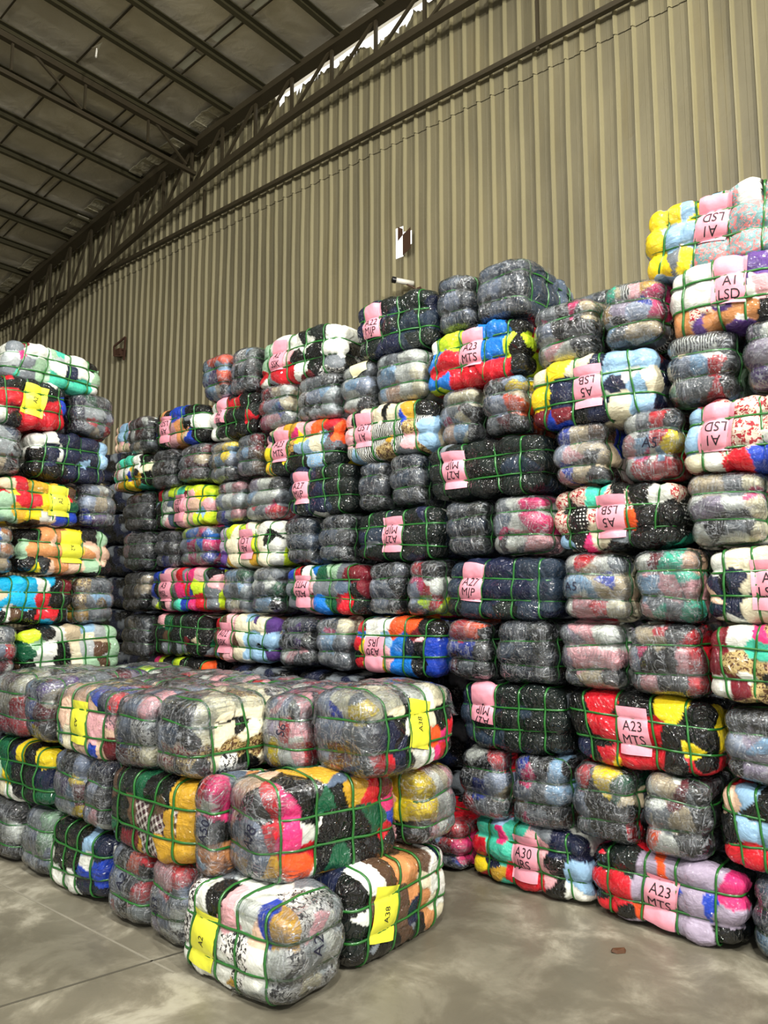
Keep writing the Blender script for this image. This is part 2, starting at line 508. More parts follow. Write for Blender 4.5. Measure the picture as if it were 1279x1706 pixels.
# ------------------------------------------------------------------ bale materials
def cloth_material():
    t = NT('wrapped_clothing')
    v = t.objvec()
    A = t.n('ShaderNodeAttribute', attribute_name='Col')
    A2 = t.n('ShaderNodeAttribute', attribute_name='Col2')
    P = t.n('ShaderNodeAttribute', attribute_name='Pat')
    sep = t.n('ShaderNodeSeparateColor'); t.l(P.outputs['Color'], sep.inputs[0])
    floral = t.smooth(t.noise(v, 46, 2, .6, 1.2), .5, .56)
    wv = t.n('ShaderNodeTexWave'); wv.inputs['Scale'].default_value = 22; wv.inputs['Distortion'].default_value = 7; wv.inputs['Detail'].default_value = 1.5; wv.inputs['Detail Scale'].default_value = .9
    t.l(v, wv.inputs['Vector'])
    zebra = t.smooth(wv.outputs['Fac'], .45, .55)
    w1 = t.n('ShaderNodeTexWave', bands_direction='X'); w1.inputs['Scale'].default_value = 9; t.l(t.mapping(v, rot=(.3, .5, .2)), w1.inputs['Vector'])
    w2 = t.n('ShaderNodeTexWave', bands_direction='Z'); w2.inputs['Scale'].default_value = 9; t.l(t.mapping(v, rot=(.3, .5, .2)), w2.inputs['Vector'])
    plaid = t.math('MULTIPLY', t.math('ADD', t.smooth(w1.outputs['Fac'], .6, .75), t.smooth(w2.outputs['Fac'], .6, .75)), .5)
    vo = t.n('ShaderNodeTexVoronoi'); vo.inputs['Scale'].default_value = 48; vo.inputs['Randomness'].default_value = .25; t.l(v, vo.inputs['Vector'])
    dots = t.smooth(vo.outputs['Distance'], .34, .26)
    m = t.math('MULTIPLY', floral, sep.outputs[0])
    m = t.math('ADD', m, t.math('MULTIPLY', zebra, sep.outputs[1]))
    m = t.math('ADD', m, t.math('MULTIPLY', plaid, sep.outputs[2]))
    m = t.math('ADD', m, t.math('MULTIPLY', dots, A.outputs['Alpha']), clamp=True)
    c = t.mix(m, A.outputs['Color'], A2.outputs['Color'])
    # weave and fading of the cloth itself
    n = t.noise(v, 9, 4, .6, .6)
    c = t.mix(t.math('MULTIPLY', t.smooth(n, .45, .75), .22), c, t.mix(1.0, c, (.45, .45, .45, 1), 'MULTIPLY'))
    fold = t.noise(t.mapping(v, (1, 1, 1.6)), 9, 3, .5, 1.0)
    fold2 = t.noise(v, 26, 3, .5, .8)
    nb = t.bump(t.math('ADD', fold, t.math('MULTIPLY', fold2, .2)), .7, .02)
    # crinkled cling film on top of the cloth
    r1 = t.math('ABSOLUTE', t.math('SUBTRACT', t.noise(t.mapping(v, (1, 1, .7)), 8, 2, .5, 1.8), .5))
    r2 = t.math('ABSOLUTE', t.math('SUBTRACT', t.noise(v, 19, 1, .5, 1.2), .5))
    h = t.math('ADD', t.math('MULTIPLY', t.smooth(r1, .0, .10), -1.0), t.math('MULTIPLY', t.smooth(r2, 0, .12), -.4))
    cn = t.bump(h, .8, .012, t.bump(fold, .4, .02))
    t.bsdf(**{'Base Color': c, 'Roughness': .75, 'Specular IOR Level': .1, 'Normal': nb, 'Coat Weight': 1.0, 'Coat Roughness': .07, 'Coat IOR': 1.65, 'Coat Normal': cn, 'Coat Tint': (.98, 1, .98, 1)})
    return t.m

def film_material():
    t = NT('bunched_clear_film')
    v = t.objvec()
    E = t.n('ShaderNodeAttribute', attribute_name='Edge')
    s1 = t.noise(t.mapping(v, (13, 5, 5), (0, .5, 0)), 1.0, 2.5, .55, 2.4)
    s2 = t.noise(t.mapping(v, (5, 5, 16), (0, -.4, 0)), 1.0, 2.5, .55, 2.0)
    ridge = t.math('SUBTRACT', 1.0, t.smooth(t.math('ABSOLUTE', t.math('SUBTRACT', s1, .5)), 0, .028))
    ridge2 = t.math('SUBTRACT', 1.0, t.smooth(t.math('ABSOLUTE', t.math('SUBTRACT', s2, .5)), 0, .024))
    rg = t.math('MAXIMUM', ridge, t.math('MULTIPLY', ridge2, .8))
    soft = t.smooth(t.noise(v, 7, 3, .5, 1.0), .4, .7)
    fac = t.math('ADD', t.math('MULTIPLY_ADD', rg, .30, .015), t.math('MULTIPLY', soft, .09))
    fac = t.math('MULTIPLY', fac, E.outputs['Fac'], clamp=True)
    h = t.math('ADD', s1, t.math('ADD', t.math('MULTIPLY', s2, .6), t.math('MULTIPLY', rg, .15)))
    p = t.n('ShaderNodeBsdfPrincipled')
    p.inputs['Base Color'].default_value = srgb(214, 220, 228)
    p.inputs['Roughness'].default_value = .16
    p.inputs['Coat Weight'].default_value = 1.0
    p.inputs['Coat Roughness'].default_value = .06
    p.inputs['IOR'].default_value = 1.6
    t.l(t.bump(h, .9, .02), p.inputs['Normal'])
    t.l(t.bump(h, .9, .02), p.inputs['Coat Normal'])
    tr = t.n('ShaderNodeBsdfTransparent'); tr.inputs[0].default_value = (.95, .97, .98, 1)
    gl = t.n('ShaderNodeBsdfGlossy'); gl.inputs['Roughness'].default_value = .08
    t.l(t.bump(h, .7, .02), gl.inputs['Normal'])
    fr = t.n('ShaderNodeFresnel'); fr.inputs[0].default_value = 1.5
    t.l(t.bump(h, .7, .02), fr.inputs['Normal'])
    m0 = t.n('ShaderNodeMixShader')
    t.l(t.math('MULTIPLY', t.math('MULTIPLY', fr.outputs[0], 1.8), E.outputs['Fac'], clamp=True), m0.inputs[0]); t.l(tr.outputs[0], m0.inputs[1]); t.l(gl.outputs[0], m0.inputs[2])
    mx = t.n('ShaderNodeMixShader')
    t.l(fac, mx.inputs[0]); t.l(m0.outputs[0], mx.inputs[1]); t.l(p.outputs[0], mx.inputs[2])
    t.l(mx.outputs[0], t.out.inputs[0])
    return t.m

def strap_material(col, name):
    t = NT(name)
    v = t.objvec()
    n = t.noise(v, 40, 3)
    t.bsdf(**{'Base Color': t.mix(n, col, tuple(c * .6 for c in col[:3]) + (1,)), 'Roughness': .3, 'Coat Weight': .6, 'Coat Roughness': .15, 'Normal': t.bump(n, .4, .003)})
    return t.m

M['cloth'] = cloth_material()
M['film'] = film_material()
M['strap'] = strap_material(srgb(42, 118, 46), 'green_packing_strap')
M['pink'] = simple('pink_paper', srgb(240, 158, 176), .6, coat=.7, bump=(18, .35, .01))
M['yellow'] = simple('yellow_paper', srgb(236, 236, 62), .6, coat=.7, bump=(18, .35, .01))
M['cream'] = simple('cream_paper', srgb(226, 222, 180), .6, coat=.7, bump=(18, .35, .01))
M['ink'] = simple('black_print', srgb(24, 20, 26), .6)
M['marker'] = simple('blue_black_marker', srgb(20, 22, 46), .6)

PAL = {'k': (9, 10, 11), 'K': (17, 25, 24), 'n': (20, 28, 56), 'j': (34, 47, 64), 's': (82, 96, 118), 'g': (112, 118, 126), 'h': (148, 158, 182),
       'l': (182, 188, 192), 'w': (232, 232, 226), 'c': (232, 222, 194), 'b': (196, 178, 150), 't': (208, 140, 88), 'o': (240, 88, 36),
       'y': (246, 214, 34), 'Y': (208, 236, 50), 'm': (200, 152, 42), 'r': (204, 24, 40), 'R': (108, 24, 36), 'p': (236, 174, 182),
       'P': (226, 50, 120), 'q': (236, 196, 172), 'u': (26, 62, 176), 'U': (18, 118, 214), 'a': (146, 182, 216), 'C': (20, 170, 222),
       'e': (72, 200, 172), 'G': (18, 84, 56), 'M': (156, 190, 160), 'L': (168, 154, 178), 'v': (88, 58, 128), 'B': (86, 62, 46)}
PATS = {'1': ((228, 206, 190), (168, 40, 52), (1, 0, 0, 0)), '2': ((226, 222, 220), (38, 36, 42), (1, 0, 0, 0)), '3': ((228, 228, 224), (18, 18, 20), (0, 1, 0, 0)),
        '4': ((60, 26, 40), (214, 204, 200), (0, 0, 1, 0)), '5': ((190, 164, 110), (92, 62, 40), (1, 0, 0, 0)), '6': ((224, 178, 90), (50, 34, 26), (.9, 0, 0, 0)),
        '7': ((14, 14, 16), (232, 232, 228), (0, 0, 0, 1)), '8': ((122, 160, 164), (226, 130, 130), (1, 0, 0, 0))}
def lin3(c): return srgb(*c)[:3]
TAB = {}
for k_, c_ in PAL.items(): TAB[k_] = (lin3(c_), lin3(c_), (0, 0, 0, 0))
for k_, (c_, d_, p_) in PATS.items(): TAB[k_] = (lin3(c_), lin3(d_), p_)

# ------------------------------------------------------------------ bale geometry
def vnoise(p, freq, seed):
    q = p * freq + seed * 17.31
    i = np.floor(q).astype(np.int64); f = q - i; f = f * f * (3 - 2 * f)
    def h(dx, dy, dz):
        n = (i[:, 0] + dx) * 73856093 ^ (i[:, 1] + dy) * 19349663 ^ (i[:, 2] + dz) * 83492791 ^ (int(seed * 1000) * 2654435761 & 0xffffffff)
        n = (n ^ (n >> 13)) * 1274126177 & 0x7fffffff
        return ((n ^ (n >> 16)) & 0xffff) / 65535.0
    def L(a, b, t): return a + (b - a) * t
    x, y, z = f[:, 0], f[:, 1], f[:, 2]
    a = L(L(h(0, 0, 0), h(1, 0, 0), x), L(h(0, 1, 0), h(1, 1, 0), x), y)
    b = L(L(h(0, 0, 1), h(1, 0, 1), x), L(h(0, 1, 1), h(1, 1, 1), x), y)
    return L(a, b, z) * 2 - 1

NP = 5.0
class Shape:
    def __init__(s, size, axis, seed, lobes=None, cinch=1.0):
        s.h = np.array(size) / 2.0
        s.axis = axis; s.seed = seed
        rnd = random.Random(seed)
        n = lobes or 4
        H = s.h[axis]
        s.loops = [H * (-1 + 2 * (i + .75) / (n + .5)) + rnd.uniform(-.018, .018) for i in range(n)]
        hz = s.h[2]
        s.zl = [-hz * .34 + rnd.uniform(-.012, .012), hz * .34 + rnd.uniform(-.012, .012)]
        s.lean = [rnd.uniform(-.03, .03) for _ in s.loops]
        s.zlean = [rnd.uniform(-.025, .025) for _ in s.zl]
        s.da = rnd.uniform(.016, .026); s.dz = rnd.uniform(.026, .040)
        s.da *= cinch; s.dz *= cinch
        s.pfreq = rnd.uniform(5, 7)
        s.w = [rnd.uniform(-.045, .045) for _ in range(6)]
        s.w[5] *= .6
    def proj(s, q):            # q in the unit box surface -> superellipsoid point
        n = (np.abs(q) ** NP).sum(1) ** (1 / NP)
        return q / n[:, None] * s.h
    def normal(s, p):
        g = np.sign(p) * (np.abs(p / s.h) ** (NP - 1)) / s.h
        return g / np.linalg.norm(g, axis=1)[:, None]
    @staticmethod
    def lobe(c, pos, H):
        pos = list(pos)
        ext = [-H * 1.0 - .02] + pos + [H * 1.0 + .02]
        t = np.ones_like(c)
        for a, b in zip(ext[:-1], ext[1:]):
            m = (c >= a) & (c <= b)
            w = (c[m] - a) / (b - a)
            if a == ext[0]: w = .5 + w / 2 if False else .45 + .55 * w
            elif b == ext[-1]: w = w * .55
            t[m] = np.sin(np.clip(w, 0, 1) * PI) ** .55
        return t
    def disp(s, p, n=None, noise=True):
        if n is None: n = s.normal(p)
        a = s.axis; o = 1 - a
        ca = p[:, a] - 0
        la = s.lobe(ca, s.loops, s.h[a])
        lz = s.lobe(p[:, 2], s.zl, s.h[2])
        wa = 1 - n[:, a] ** 2; wz = 1 - n[:, 2] ** 2
        d = s.da * (la - 1) * wa + s.dz * (lz - 1) * wz
        if noise:
            d = d + .012 * vnoise(p, s.pfreq, s.seed) + .006 * vnoise(p, 17, s.seed + .5) + .0012 * vnoise(p, 42, s.seed + .7)
        return d
    def warp(s, p):
        h = s.h; q = p.copy()
        q[:, 0] = p[:, 0] * (1 + s.w[0] * p[:, 2] / h[2]) + s.w[1] * h[0] * np.sin(p[:, 2] / h[2] * 1.6 + s.w[5] * 40)
        q[:, 2] = p[:, 2] * (1 + s.w[2] * p[:, 0] / h[0]) - np.abs(s.w[3]) * h[2] * (p[:, 0] / h[0]) ** 2
        q[:, 1] = p[:, 1] * (1 + s.w[4] * p[:, 2] / h[2]) + s.w[5] * h[0] * (p[:, 0] / h[0])
        return q
    def at(s, p, off=0.0, noise=True):
        n = s.normal(p)
        return s.warp(p + n * (s.disp(p, n, noise) + off)[:, None])
    def face_point(s, face, u, v):      # u,v metres from face centre; face 'f' = -y, 's' = +x
        h = s.h
        if face == 'f':
            x, z = np.clip(u, -h[0] * .97, h[0] * .97), np.clip(v, -h[2] * .97, h[2] * .97)
            k = np.clip(1 - np.abs(x / h[0]) ** NP - np.abs(z / h[2]) ** NP, 1e-4, 1) ** (1 / NP)
            return np.stack([x, -h[1] * k, z], 1)
        if face == 't':
            x, y = np.clip(u, -h[0] * .97, h[0] * .97), np.clip(v, -h[1] * .97, h[1] * .97)
            k = np.clip(1 - np.abs(x / h[0]) ** NP - np.abs(y / h[1]) ** NP, 1e-4, 1) ** (1 / NP)
            return np.stack([x, y, h[2] * k], 1)
        y, z = np.clip(u, -h[1] * .97, h[1] * .97), np.clip(v, -h[2] * .97, h[2] * .97)
        k = np.clip(1 - np.abs(y / h[1]) ** NP - np.abs(z / h[2]) ** NP, 1e-4, 1) ** (1 / NP)
        return np.stack([h[0] * k, y, z], 1)

_topo = {}
def topology(nx, ny, nz):
    key = (nx, ny, nz)
    if key in _topo: return _topo[key]
    P, Q = [], []; base = 0
    N = (nx, ny, nz)
    for ax in range(3):
        b, c = (ax + 1) % 3, (ax + 2) % 3
        for side in (0, 1):
            I, J = np.meshgrid(np.arange(N[b] + 1), np.arange(N[c] + 1), indexing='ij')
            pts = np.zeros((I.size, 3), int)
            pts[:, ax] = side * N[ax]; pts[:, b] = I.ravel(); pts[:, c] = J.ravel()
            P.append(pts)
            w = N[c] + 1
            i, j = np.meshgrid(np.arange(N[b]), np.arange(N[c]), indexing='ij')
            a0 = (i * w + j).ravel() + base
            quad = np.stack([a0, a0 + w, a0 + w + 1, a0 + 1], 1)
            if side == 0: quad = quad[:, ::-1]
            Q.append(quad); base += I.size
    P = np.concatenate(P); Q = np.concatenate(Q)
    code = (P[:, 0] * 1000 + P[:, 1]) * 1000 + P[:, 2]
    _, first, inv = np.unique(code, return_index=True, return_inverse=True)
    pts = P[first] / np.array(N) * 2.0 - 1.0
    _topo[key] = (pts, inv.reshape(-1)[Q])
    return _topo[key]

def quad_mesh(name, co, quads):
    me = bpy.data.meshes.new(name)
    me.vertices.add(len(co)); me.vertices.foreach_set('co', co.astype(np.float32).ravel())
    nq = len(quads)
    me.loops.add(nq * 4); me.loops.foreach_set('vertex_index', quads.astype(np.int32).ravel())
    me.polygons.add(nq)
    me.polygons.foreach_set('loop_start', np.arange(0, nq * 4, 4, dtype=np.int32))
    me.polygons.foreach_set('use_smooth', np.ones(nq, dtype=bool))
    me.update(calc_edges=True)
    return me

def add_obj(name, me, mat, parent):
    if mat is not None and not me.materials: me.materials.append(mat)
    o = bpy.data.objects.new(name, me); COL.objects.link(o); o.parent = parent
    return o

def body_mesh(sh, fmap, smap, res, rnd):
    h = sh.h
    nx, ny, nz = [max(8, int(round(2 * v / res))) for v in h]
    pts, quads = topology(nx, ny, nz)
    p = sh.proj(pts)
    sites, code, grp = [], [], []
    def add_map(mp, face):
        rows = mp.split('/')
        for r, row in enumerate(rows):
            for c, ch in enumerate(row):
                u = (c + .5 + rnd.uniform(-.22, .22)) / len(row) * 2 - 1
                v = 1 - (r + .5 + rnd.uniform(-.22, .22)) / len(rows) * 2
                if face == 'f': sites.append((u * h[0] * .95, -h[1], v * h[2] * .92))
                else: sites.append((h[0], u * h[1] * .95, v * h[2] * .92))
                code.append(ch)
    add_map(fmap, 'f')
    letters = [c for c in fmap if c != '/']
    if smap:
        add_map(smap, 's')
    pool = letters + ([c for c in smap if c != '/'] if smap else []) + list('gwkn')
    for i in range(26):
        f = rnd.choice('tttebsr' if not smap else 'tttebr')
        a, b2 = rnd.uniform(-.9, .9), rnd.uniform(-.9, .9)
        if f == 't': s_ = (a * h[0], (b2 * .5 + .45) * h[1], h[2])
        elif f == 'b': s_ = (a * h[0], b2 * h[1], -h[2])
        elif f == 'e': s_ = (-h[0], (b2 * .6 + .35) * h[1], a * h[2])
        elif f == 's': s_ = (h[0], (b2 * .6 + .35) * h[1], a * h[2])
        else: s_ = (a * h[0], h[1], b2 * h[2])
        sites.append(s_); code.append(rnd.choice(pool))
    pen = [0.0] * len(sites)
    front = letters + list('kwgRuaPb' if len(set(letters)) > 4 else 'kg')
    for i in range(int(3 + h[0] * 14)):
        sites.append((rnd.uniform(-.9, .9) * h[0], -h[1], rnd.uniform(-.9, .9) * h[2])); code.append(rnd.choice(front)); pen.append(rnd.uniform(.0003, .0014))
    if smap:
        for i in range(9):
            sites.append((h[0], rnd.uniform(-.9, .9) * h[1], rnd.uniform(-.9, .9) * h[2])); code.append(rnd.choice([c for c in smap if c != '/'] + list('kwg'))); pen.append(rnd.uniform(.0003, .0014))
    S = np.array(sites)
    warp = np.stack([vnoise(p, 11, sh.seed + k) for k in (1.1, 2.2, 3.3)], 1) * .030
    warp += np.stack([vnoise(p, 34, sh.seed + k) for k in (4.1, 5.2, 6.3)], 1) * .007
    pw = p + warp
    D = ((pw[:, None, :] - S[None]) ** 2).sum(2) + np.array(pen)[None]
    idx = D.argmin(1)
    lift = np.array([rnd.uniform(-.005, .006) for _ in sites])
    n = sh.normal(p)
    co = sh.warp(p + n * (sh.disp(p, n) + lift[idx])[:, None])
    me = quad_mesh('clothes', co, quads)
    shade = np.array([rnd.uniform(.82, 1.15) for _ in sites])
    c1 = np.array([TAB[c][0] for c in code]); c2 = np.array([TAB[c][1] for c in code]); pt = np.array([TAB[c][2] for c in code])
    c1 = np.clip(c1 * shade[:, None], 0, 1)
    for i, cd in enumerate(code):              # some of the plain garments are printed
        if cd in 'glpbcwLRhasM' and rnd.random() < .26:
            o_ = rnd.choice('kwRnbpagcB')
            if o_ != cd:
                c2[i] = TAB[o_][0]; pt[i] = rnd.choice(((.8, 0, 0, 0), (.8, 0, 0, 0), (0, .7, 0, 0), (0, 0, .6, 0), (0, 0, 0, .8)))
    col = np.concatenate([c1[idx], pt[idx, 3:4]], 1)
    at = me.attributes.new('Col', 'FLOAT_COLOR', 'POINT'); at.data.foreach_set('color', col.astype(np.float32).ravel())
    c4 = np.concatenate([c2[idx], np.ones((len(p), 1))], 1)
    at = me.attributes.new('Col2', 'FLOAT_COLOR', 'POINT'); at.data.foreach_set('color', c4.astype(np.float32).ravel())
    c4 = np.concatenate([pt[idx, :3], np.ones((len(p), 1))], 1)
    at = me.attributes.new('Pat', 'FLOAT_COLOR', 'POINT'); at.data.foreach_set('color', c4.astype(np.float32).ravel())
    return me

def strap_mesh(sh, ax, pos, lean, n=84):
    h = sh.h; o = [i for i in range(3) if i != ax]
    th = np.linspace(0, 2 * PI, n, endpoint=False)
    # concentrate samples evenly around a rounded rectangle
    c, s = np.cos(th), np.sin(th)
    c = np.sign(c) * np.abs(c) ** .6; s = np.sign(s) * np.abs(s) ** .6
    rings = []
    for off, w in ((-.0052, 1), (.0052, 1)):
        p = np.zeros((n, 3))
        nn = (np.abs(c) ** NP + np.abs(s) ** NP) ** (1 / NP)
        p[:, o[0]] = c / nn * h[o[0]]; p[:, o[1]] = s / nn * h[o[1]]
        third = pos + off + lean * (s if ax != 2 else c)
        k = np.clip(1 - np.abs(third / h[ax]) ** NP, .01, 1) ** (1 / NP)
        p[:, o[0]] *= k; p[:, o[1]] *= k; p[:, ax] = third
        pc = p.copy(); 
        nrm = sh.normal(p)
        pd = p.copy(); pd[:, ax] = pos
        d = sh.disp(pd, nrm)
        d = np.maximum(d, (np.roll(d, 1) + np.roll(d, -1)) / 2 - .004)
        rings.append(sh.warp(p + nrm * (d + .0130)[:, None])); rings.append(sh.warp(p + nrm * (d + .005)[:, None]))
    order = [rings[0], rings[2], rings[3], rings[1]]
    co = np.concatenate(order)
    q = []
    i = np.arange(n); j = (i + 1) % n
    for a in range(4):
        b = (a + 1) % 4
        q.append(np.stack([a * n + i, a * n + j, b * n + j, b * n + i], 1))
    return quad_mesh('strap', co, np.concatenate(q))

def patch_mesh(sh, face, u0, v0, w, hgt, rot, off, nu, nv, name, ragged=0, rnd=None):
    a = np.linspace(-.5, .5, nu + 1); b = np.linspace(-.5, .5, nv + 1)
    U, V = np.meshgrid(a, b, indexing='ij')
    U = U.ravel() * w; V = V.ravel() * hgt
    cr, sr = math.cos(rot), math.sin(rot)
    uu = u0 + U * cr - V * sr; vv = v0 + U * sr + V * cr
    p = sh.face_point(face, uu, vv)
    co = sh.at(p, off)
    k = nv + 1
    i, j = np.meshgrid(np.arange(nu), np.arange(nv), indexing='ij')
    a0 = (i * k + j).ravel()
    quads = np.stack([a0, a0 + k, a0 + k + 1, a0 + 1], 1)
    return quad_mesh(name, co, quads)

_txt = {}
def text_geo(s, weight=0.0):
    key = (s, weight)
    if key in _txt: return _txt[key]
    cu = bpy.data.curves.new('t', 'FONT'); cu.body = s; cu.size = 1.0; cu.align_x = 'CENTER'; cu.align_y = 'CENTER'; cu.resolution_u = 3; cu.offset = weight
    ob = bpy.data.objects.new('t', cu); COL.objects.link(ob)
    dg = bpy.context.evaluated_depsgraph_get(); dg.update()
    me = bpy.data.meshes.new_from_object(ob.evaluated_get(dg))
    bpy.data.objects.remove(ob, do_unlink=True)
    bm = bmesh.new(); bm.from_mesh(me)
    bmesh.ops.triangulate(bm, faces=bm.faces[:])
    for ax in (0, 1):
        lo = min(v.co[ax] for v in bm.verts); hi = max(v.co[ax] for v in bm.verts)
        x = lo
        while x < hi:
            no = (1, 0, 0) if ax == 0 else (0, 1, 0)
            co = (x, 0, 0) if ax == 0 else (0, x, 0)
            bmesh.ops.bisect_plane(bm, geom=bm.verts[:] + bm.edges[:] + bm.faces[:], plane_co=co, plane_no=no)
            x += .14
    bmesh.ops.triangulate(bm, faces=bm.faces[:])
    bm.verts.index_update()
    V = np.array([v.co[:2] for v in bm.verts]); Fc = [tuple(v.index for v in f.verts) for f in bm.faces]
    V = V - (V.max(0) + V.min(0)) / 2
    bm.free(); bpy.data.meshes.remove(me)
    _txt[key] = (V, Fc)
    return _txt[key]

def text_on(sh, face, u0, v0, rot, lines, size, mat, parent, off, name='printed_letters', gap=1.25):
    out = []
    cr, sr = math.cos(rot), math.sin(rot)
    for i, ln in enumerate(lines):
        V, Fc = text_geo(ln)
        V = V.copy() * size
        V[:, 1] *= 1.1
        V[:, 1] += ((len(lines) - 1) / 2 - i) * size * gap
        uu = u0 + V[:, 0] * cr - V[:, 1] * sr; vv = v0 + V[:, 0] * sr + V[:, 1] * cr
        out.append(mesh_obj(name, sh.at(sh.face_point(face, uu, vv), off), Fc, mat, parent))
    return out

def film_mesh(sh, face, rnd):
    h = sh.h
    hw = h[1] if face == 's' else h[0]
    hv = h[1] if face == 't' else h[2]
    nu, nv = 44, 44
    a = np.linspace(-.97, .97, nu + 1) * hw; b = np.linspace(-.97, .97, nv + 1) * hv
    U, V = np.meshgrid(a, b, indexing='ij'); U = U.ravel(); V = V.ravel()
    p = sh.face_point(face, U, V)
    n = sh.normal(p)
    off = .0065 + .003 * np.abs(vnoise(p, 26, sh.seed + .9)) + .002 * np.abs(vnoise(p * np.array([3, 1, 1]), 14, sh.seed + .95))
    d = sh.disp(p, n)
    co = sh.warp(p + n * (d + off)[:, None])
    k = nv + 1
    i, j = np.meshgrid(np.arange(nu), np.arange(nv), indexing='ij')
    a0 = (i * k + j).ravel()
    quads = np.stack([a0, a0 + k, a0 + k + 1, a0 + 1], 1)
    me = quad_mesh('film', co, quads)
    e = np.minimum(1 - np.abs(U / hw), 1 - np.abs(V / hv)) / .12
    e = np.clip(e + .5 * vnoise(p, 12, sh.seed + .3), 0, 1)
    at = me.attributes.new('Edge', 'FLOAT', 'POINT'); at.data.foreach_set('value', e.astype(np.float32))
    return me

_seed = [10]
def bale(center, size, rotz, axis, fmap, smap=None, label=None, look='', group=None, res=.010, tilt=(0, 0), lobes=None, marks=(), film=None, straps=True, cinch=1.0):
    """size = extents along local x (front width), y (depth), z; front faces local -y"""
    _seed[0] += 1
    seed = _seed[0]; rnd = random.Random(seed * 7 + 1)
    ax = 0 if axis == 'x' else 1
    if lobes is None: lobes = 4 if size[ax] > .5 else 2
    sh = Shape(size, ax, seed * .37 + .11, lobes, cinch)
    base = np.array(center, float); base[2] -= size[2] / 2
    root = empty('clothing_bale', tuple(base), (tilt[0], tilt[1], rotz))
    lift = np.array([0, 0, size[2] / 2])
    def put(o): o.location = tuple(lift); return o
    put(add_obj('wrapped_clothes', body_mesh(sh, fmap, smap, res, rnd), M['cloth'], root))
    if straps:
        for i, c in enumerate(sh.loops):
            put(add_obj('packing_strap', strap_mesh(sh, ax, c, sh.lean[i]), M['strap'], root))
        for i, c in enumerate(sh.zl):
            put(add_obj('packing_strap', strap_mesh(sh, 2, c, sh.zlean[i]), M['strap'], root))
    if film is None: film = 'f' if axis == 'y' else ''
    for fc in film:
        put(add_obj('film_wrap', film_mesh(sh, fc, rnd), M['film'], root))
    if label:
        kind, text, rot, u, v = label[:5]
        face = label[5] if len(label) > 5 else 'f'
        W = size[0] if face == 'f' else size[1]
        u0, v0 = (u - .5) * W, (v - .5) * size[2]
        if (face == 'f') == (ax == 0):      # papers sit between two straps
            mids = [(p + q) / 2 for p, q in zip(sh.loops[:-1], sh.loops[1:])] + [sh.loops[0] - .085, sh.loops[-1] + .085]
            u0 = u0 * .15 + .85 * min(mids, key=lambda c: abs(c - u0))
        rt = math.radians(rot)
        sc = label[6] if len(label) > 6 else 1.0
        if kind == 'p':
            w, hh = .162 * sc, .24 * sc
            lb = put(add_obj('paper_tag', patch_mesh(sh, face, u0, v0, w, hh, rt, .0095, 26, 38, 'tag'), M['pink'], root))
            lb['label'] = 'pink paper tag'
            text_on(sh, face, u0, v0 * .1, rt, text.split(), .064 * sc, M['ink'], lb, .0115, gap=1.08)
        elif kind == 'y':
            w, hh = .235 * sc, .165 * sc
            # sheet stands upright; its print runs sideways
            rt2 = rt
            lb = put(add_obj('paper_tag', patch_mesh(sh, face, u0, v0, w, hh, rt2, .0095, 38, 28, 'tag'), M['yellow'], root))
            lb['label'] = 'yellow paper tag'
            text_on(sh, face, u0, v0, rt2, text.split(), .042 * sc, M['ink'], lb, .0112)
        elif kind == 'c':
            lb = put(add_obj('paper_tag', patch_mesh(sh, face, u0, v0, .13, .10, rt, .018, 14, 12, 'tag'), M['cream'], root))
            lb['label'] = 'cream paper note'
    for mk in marks:                        # hand written codes: (face, text, rot, u, v, size)
        face, text, rot, u, v, sz = mk
        W = size[0] if face == 'f' else size[1]
        for o in text_on(sh, face, (u - .5) * W, (v - .5) * size[2], math.radians(rot), [text], sz * .8, M['marker'], root, .0125, 'handwriting'): put(o)
    tag(root, look, 'bale', group)
    return root

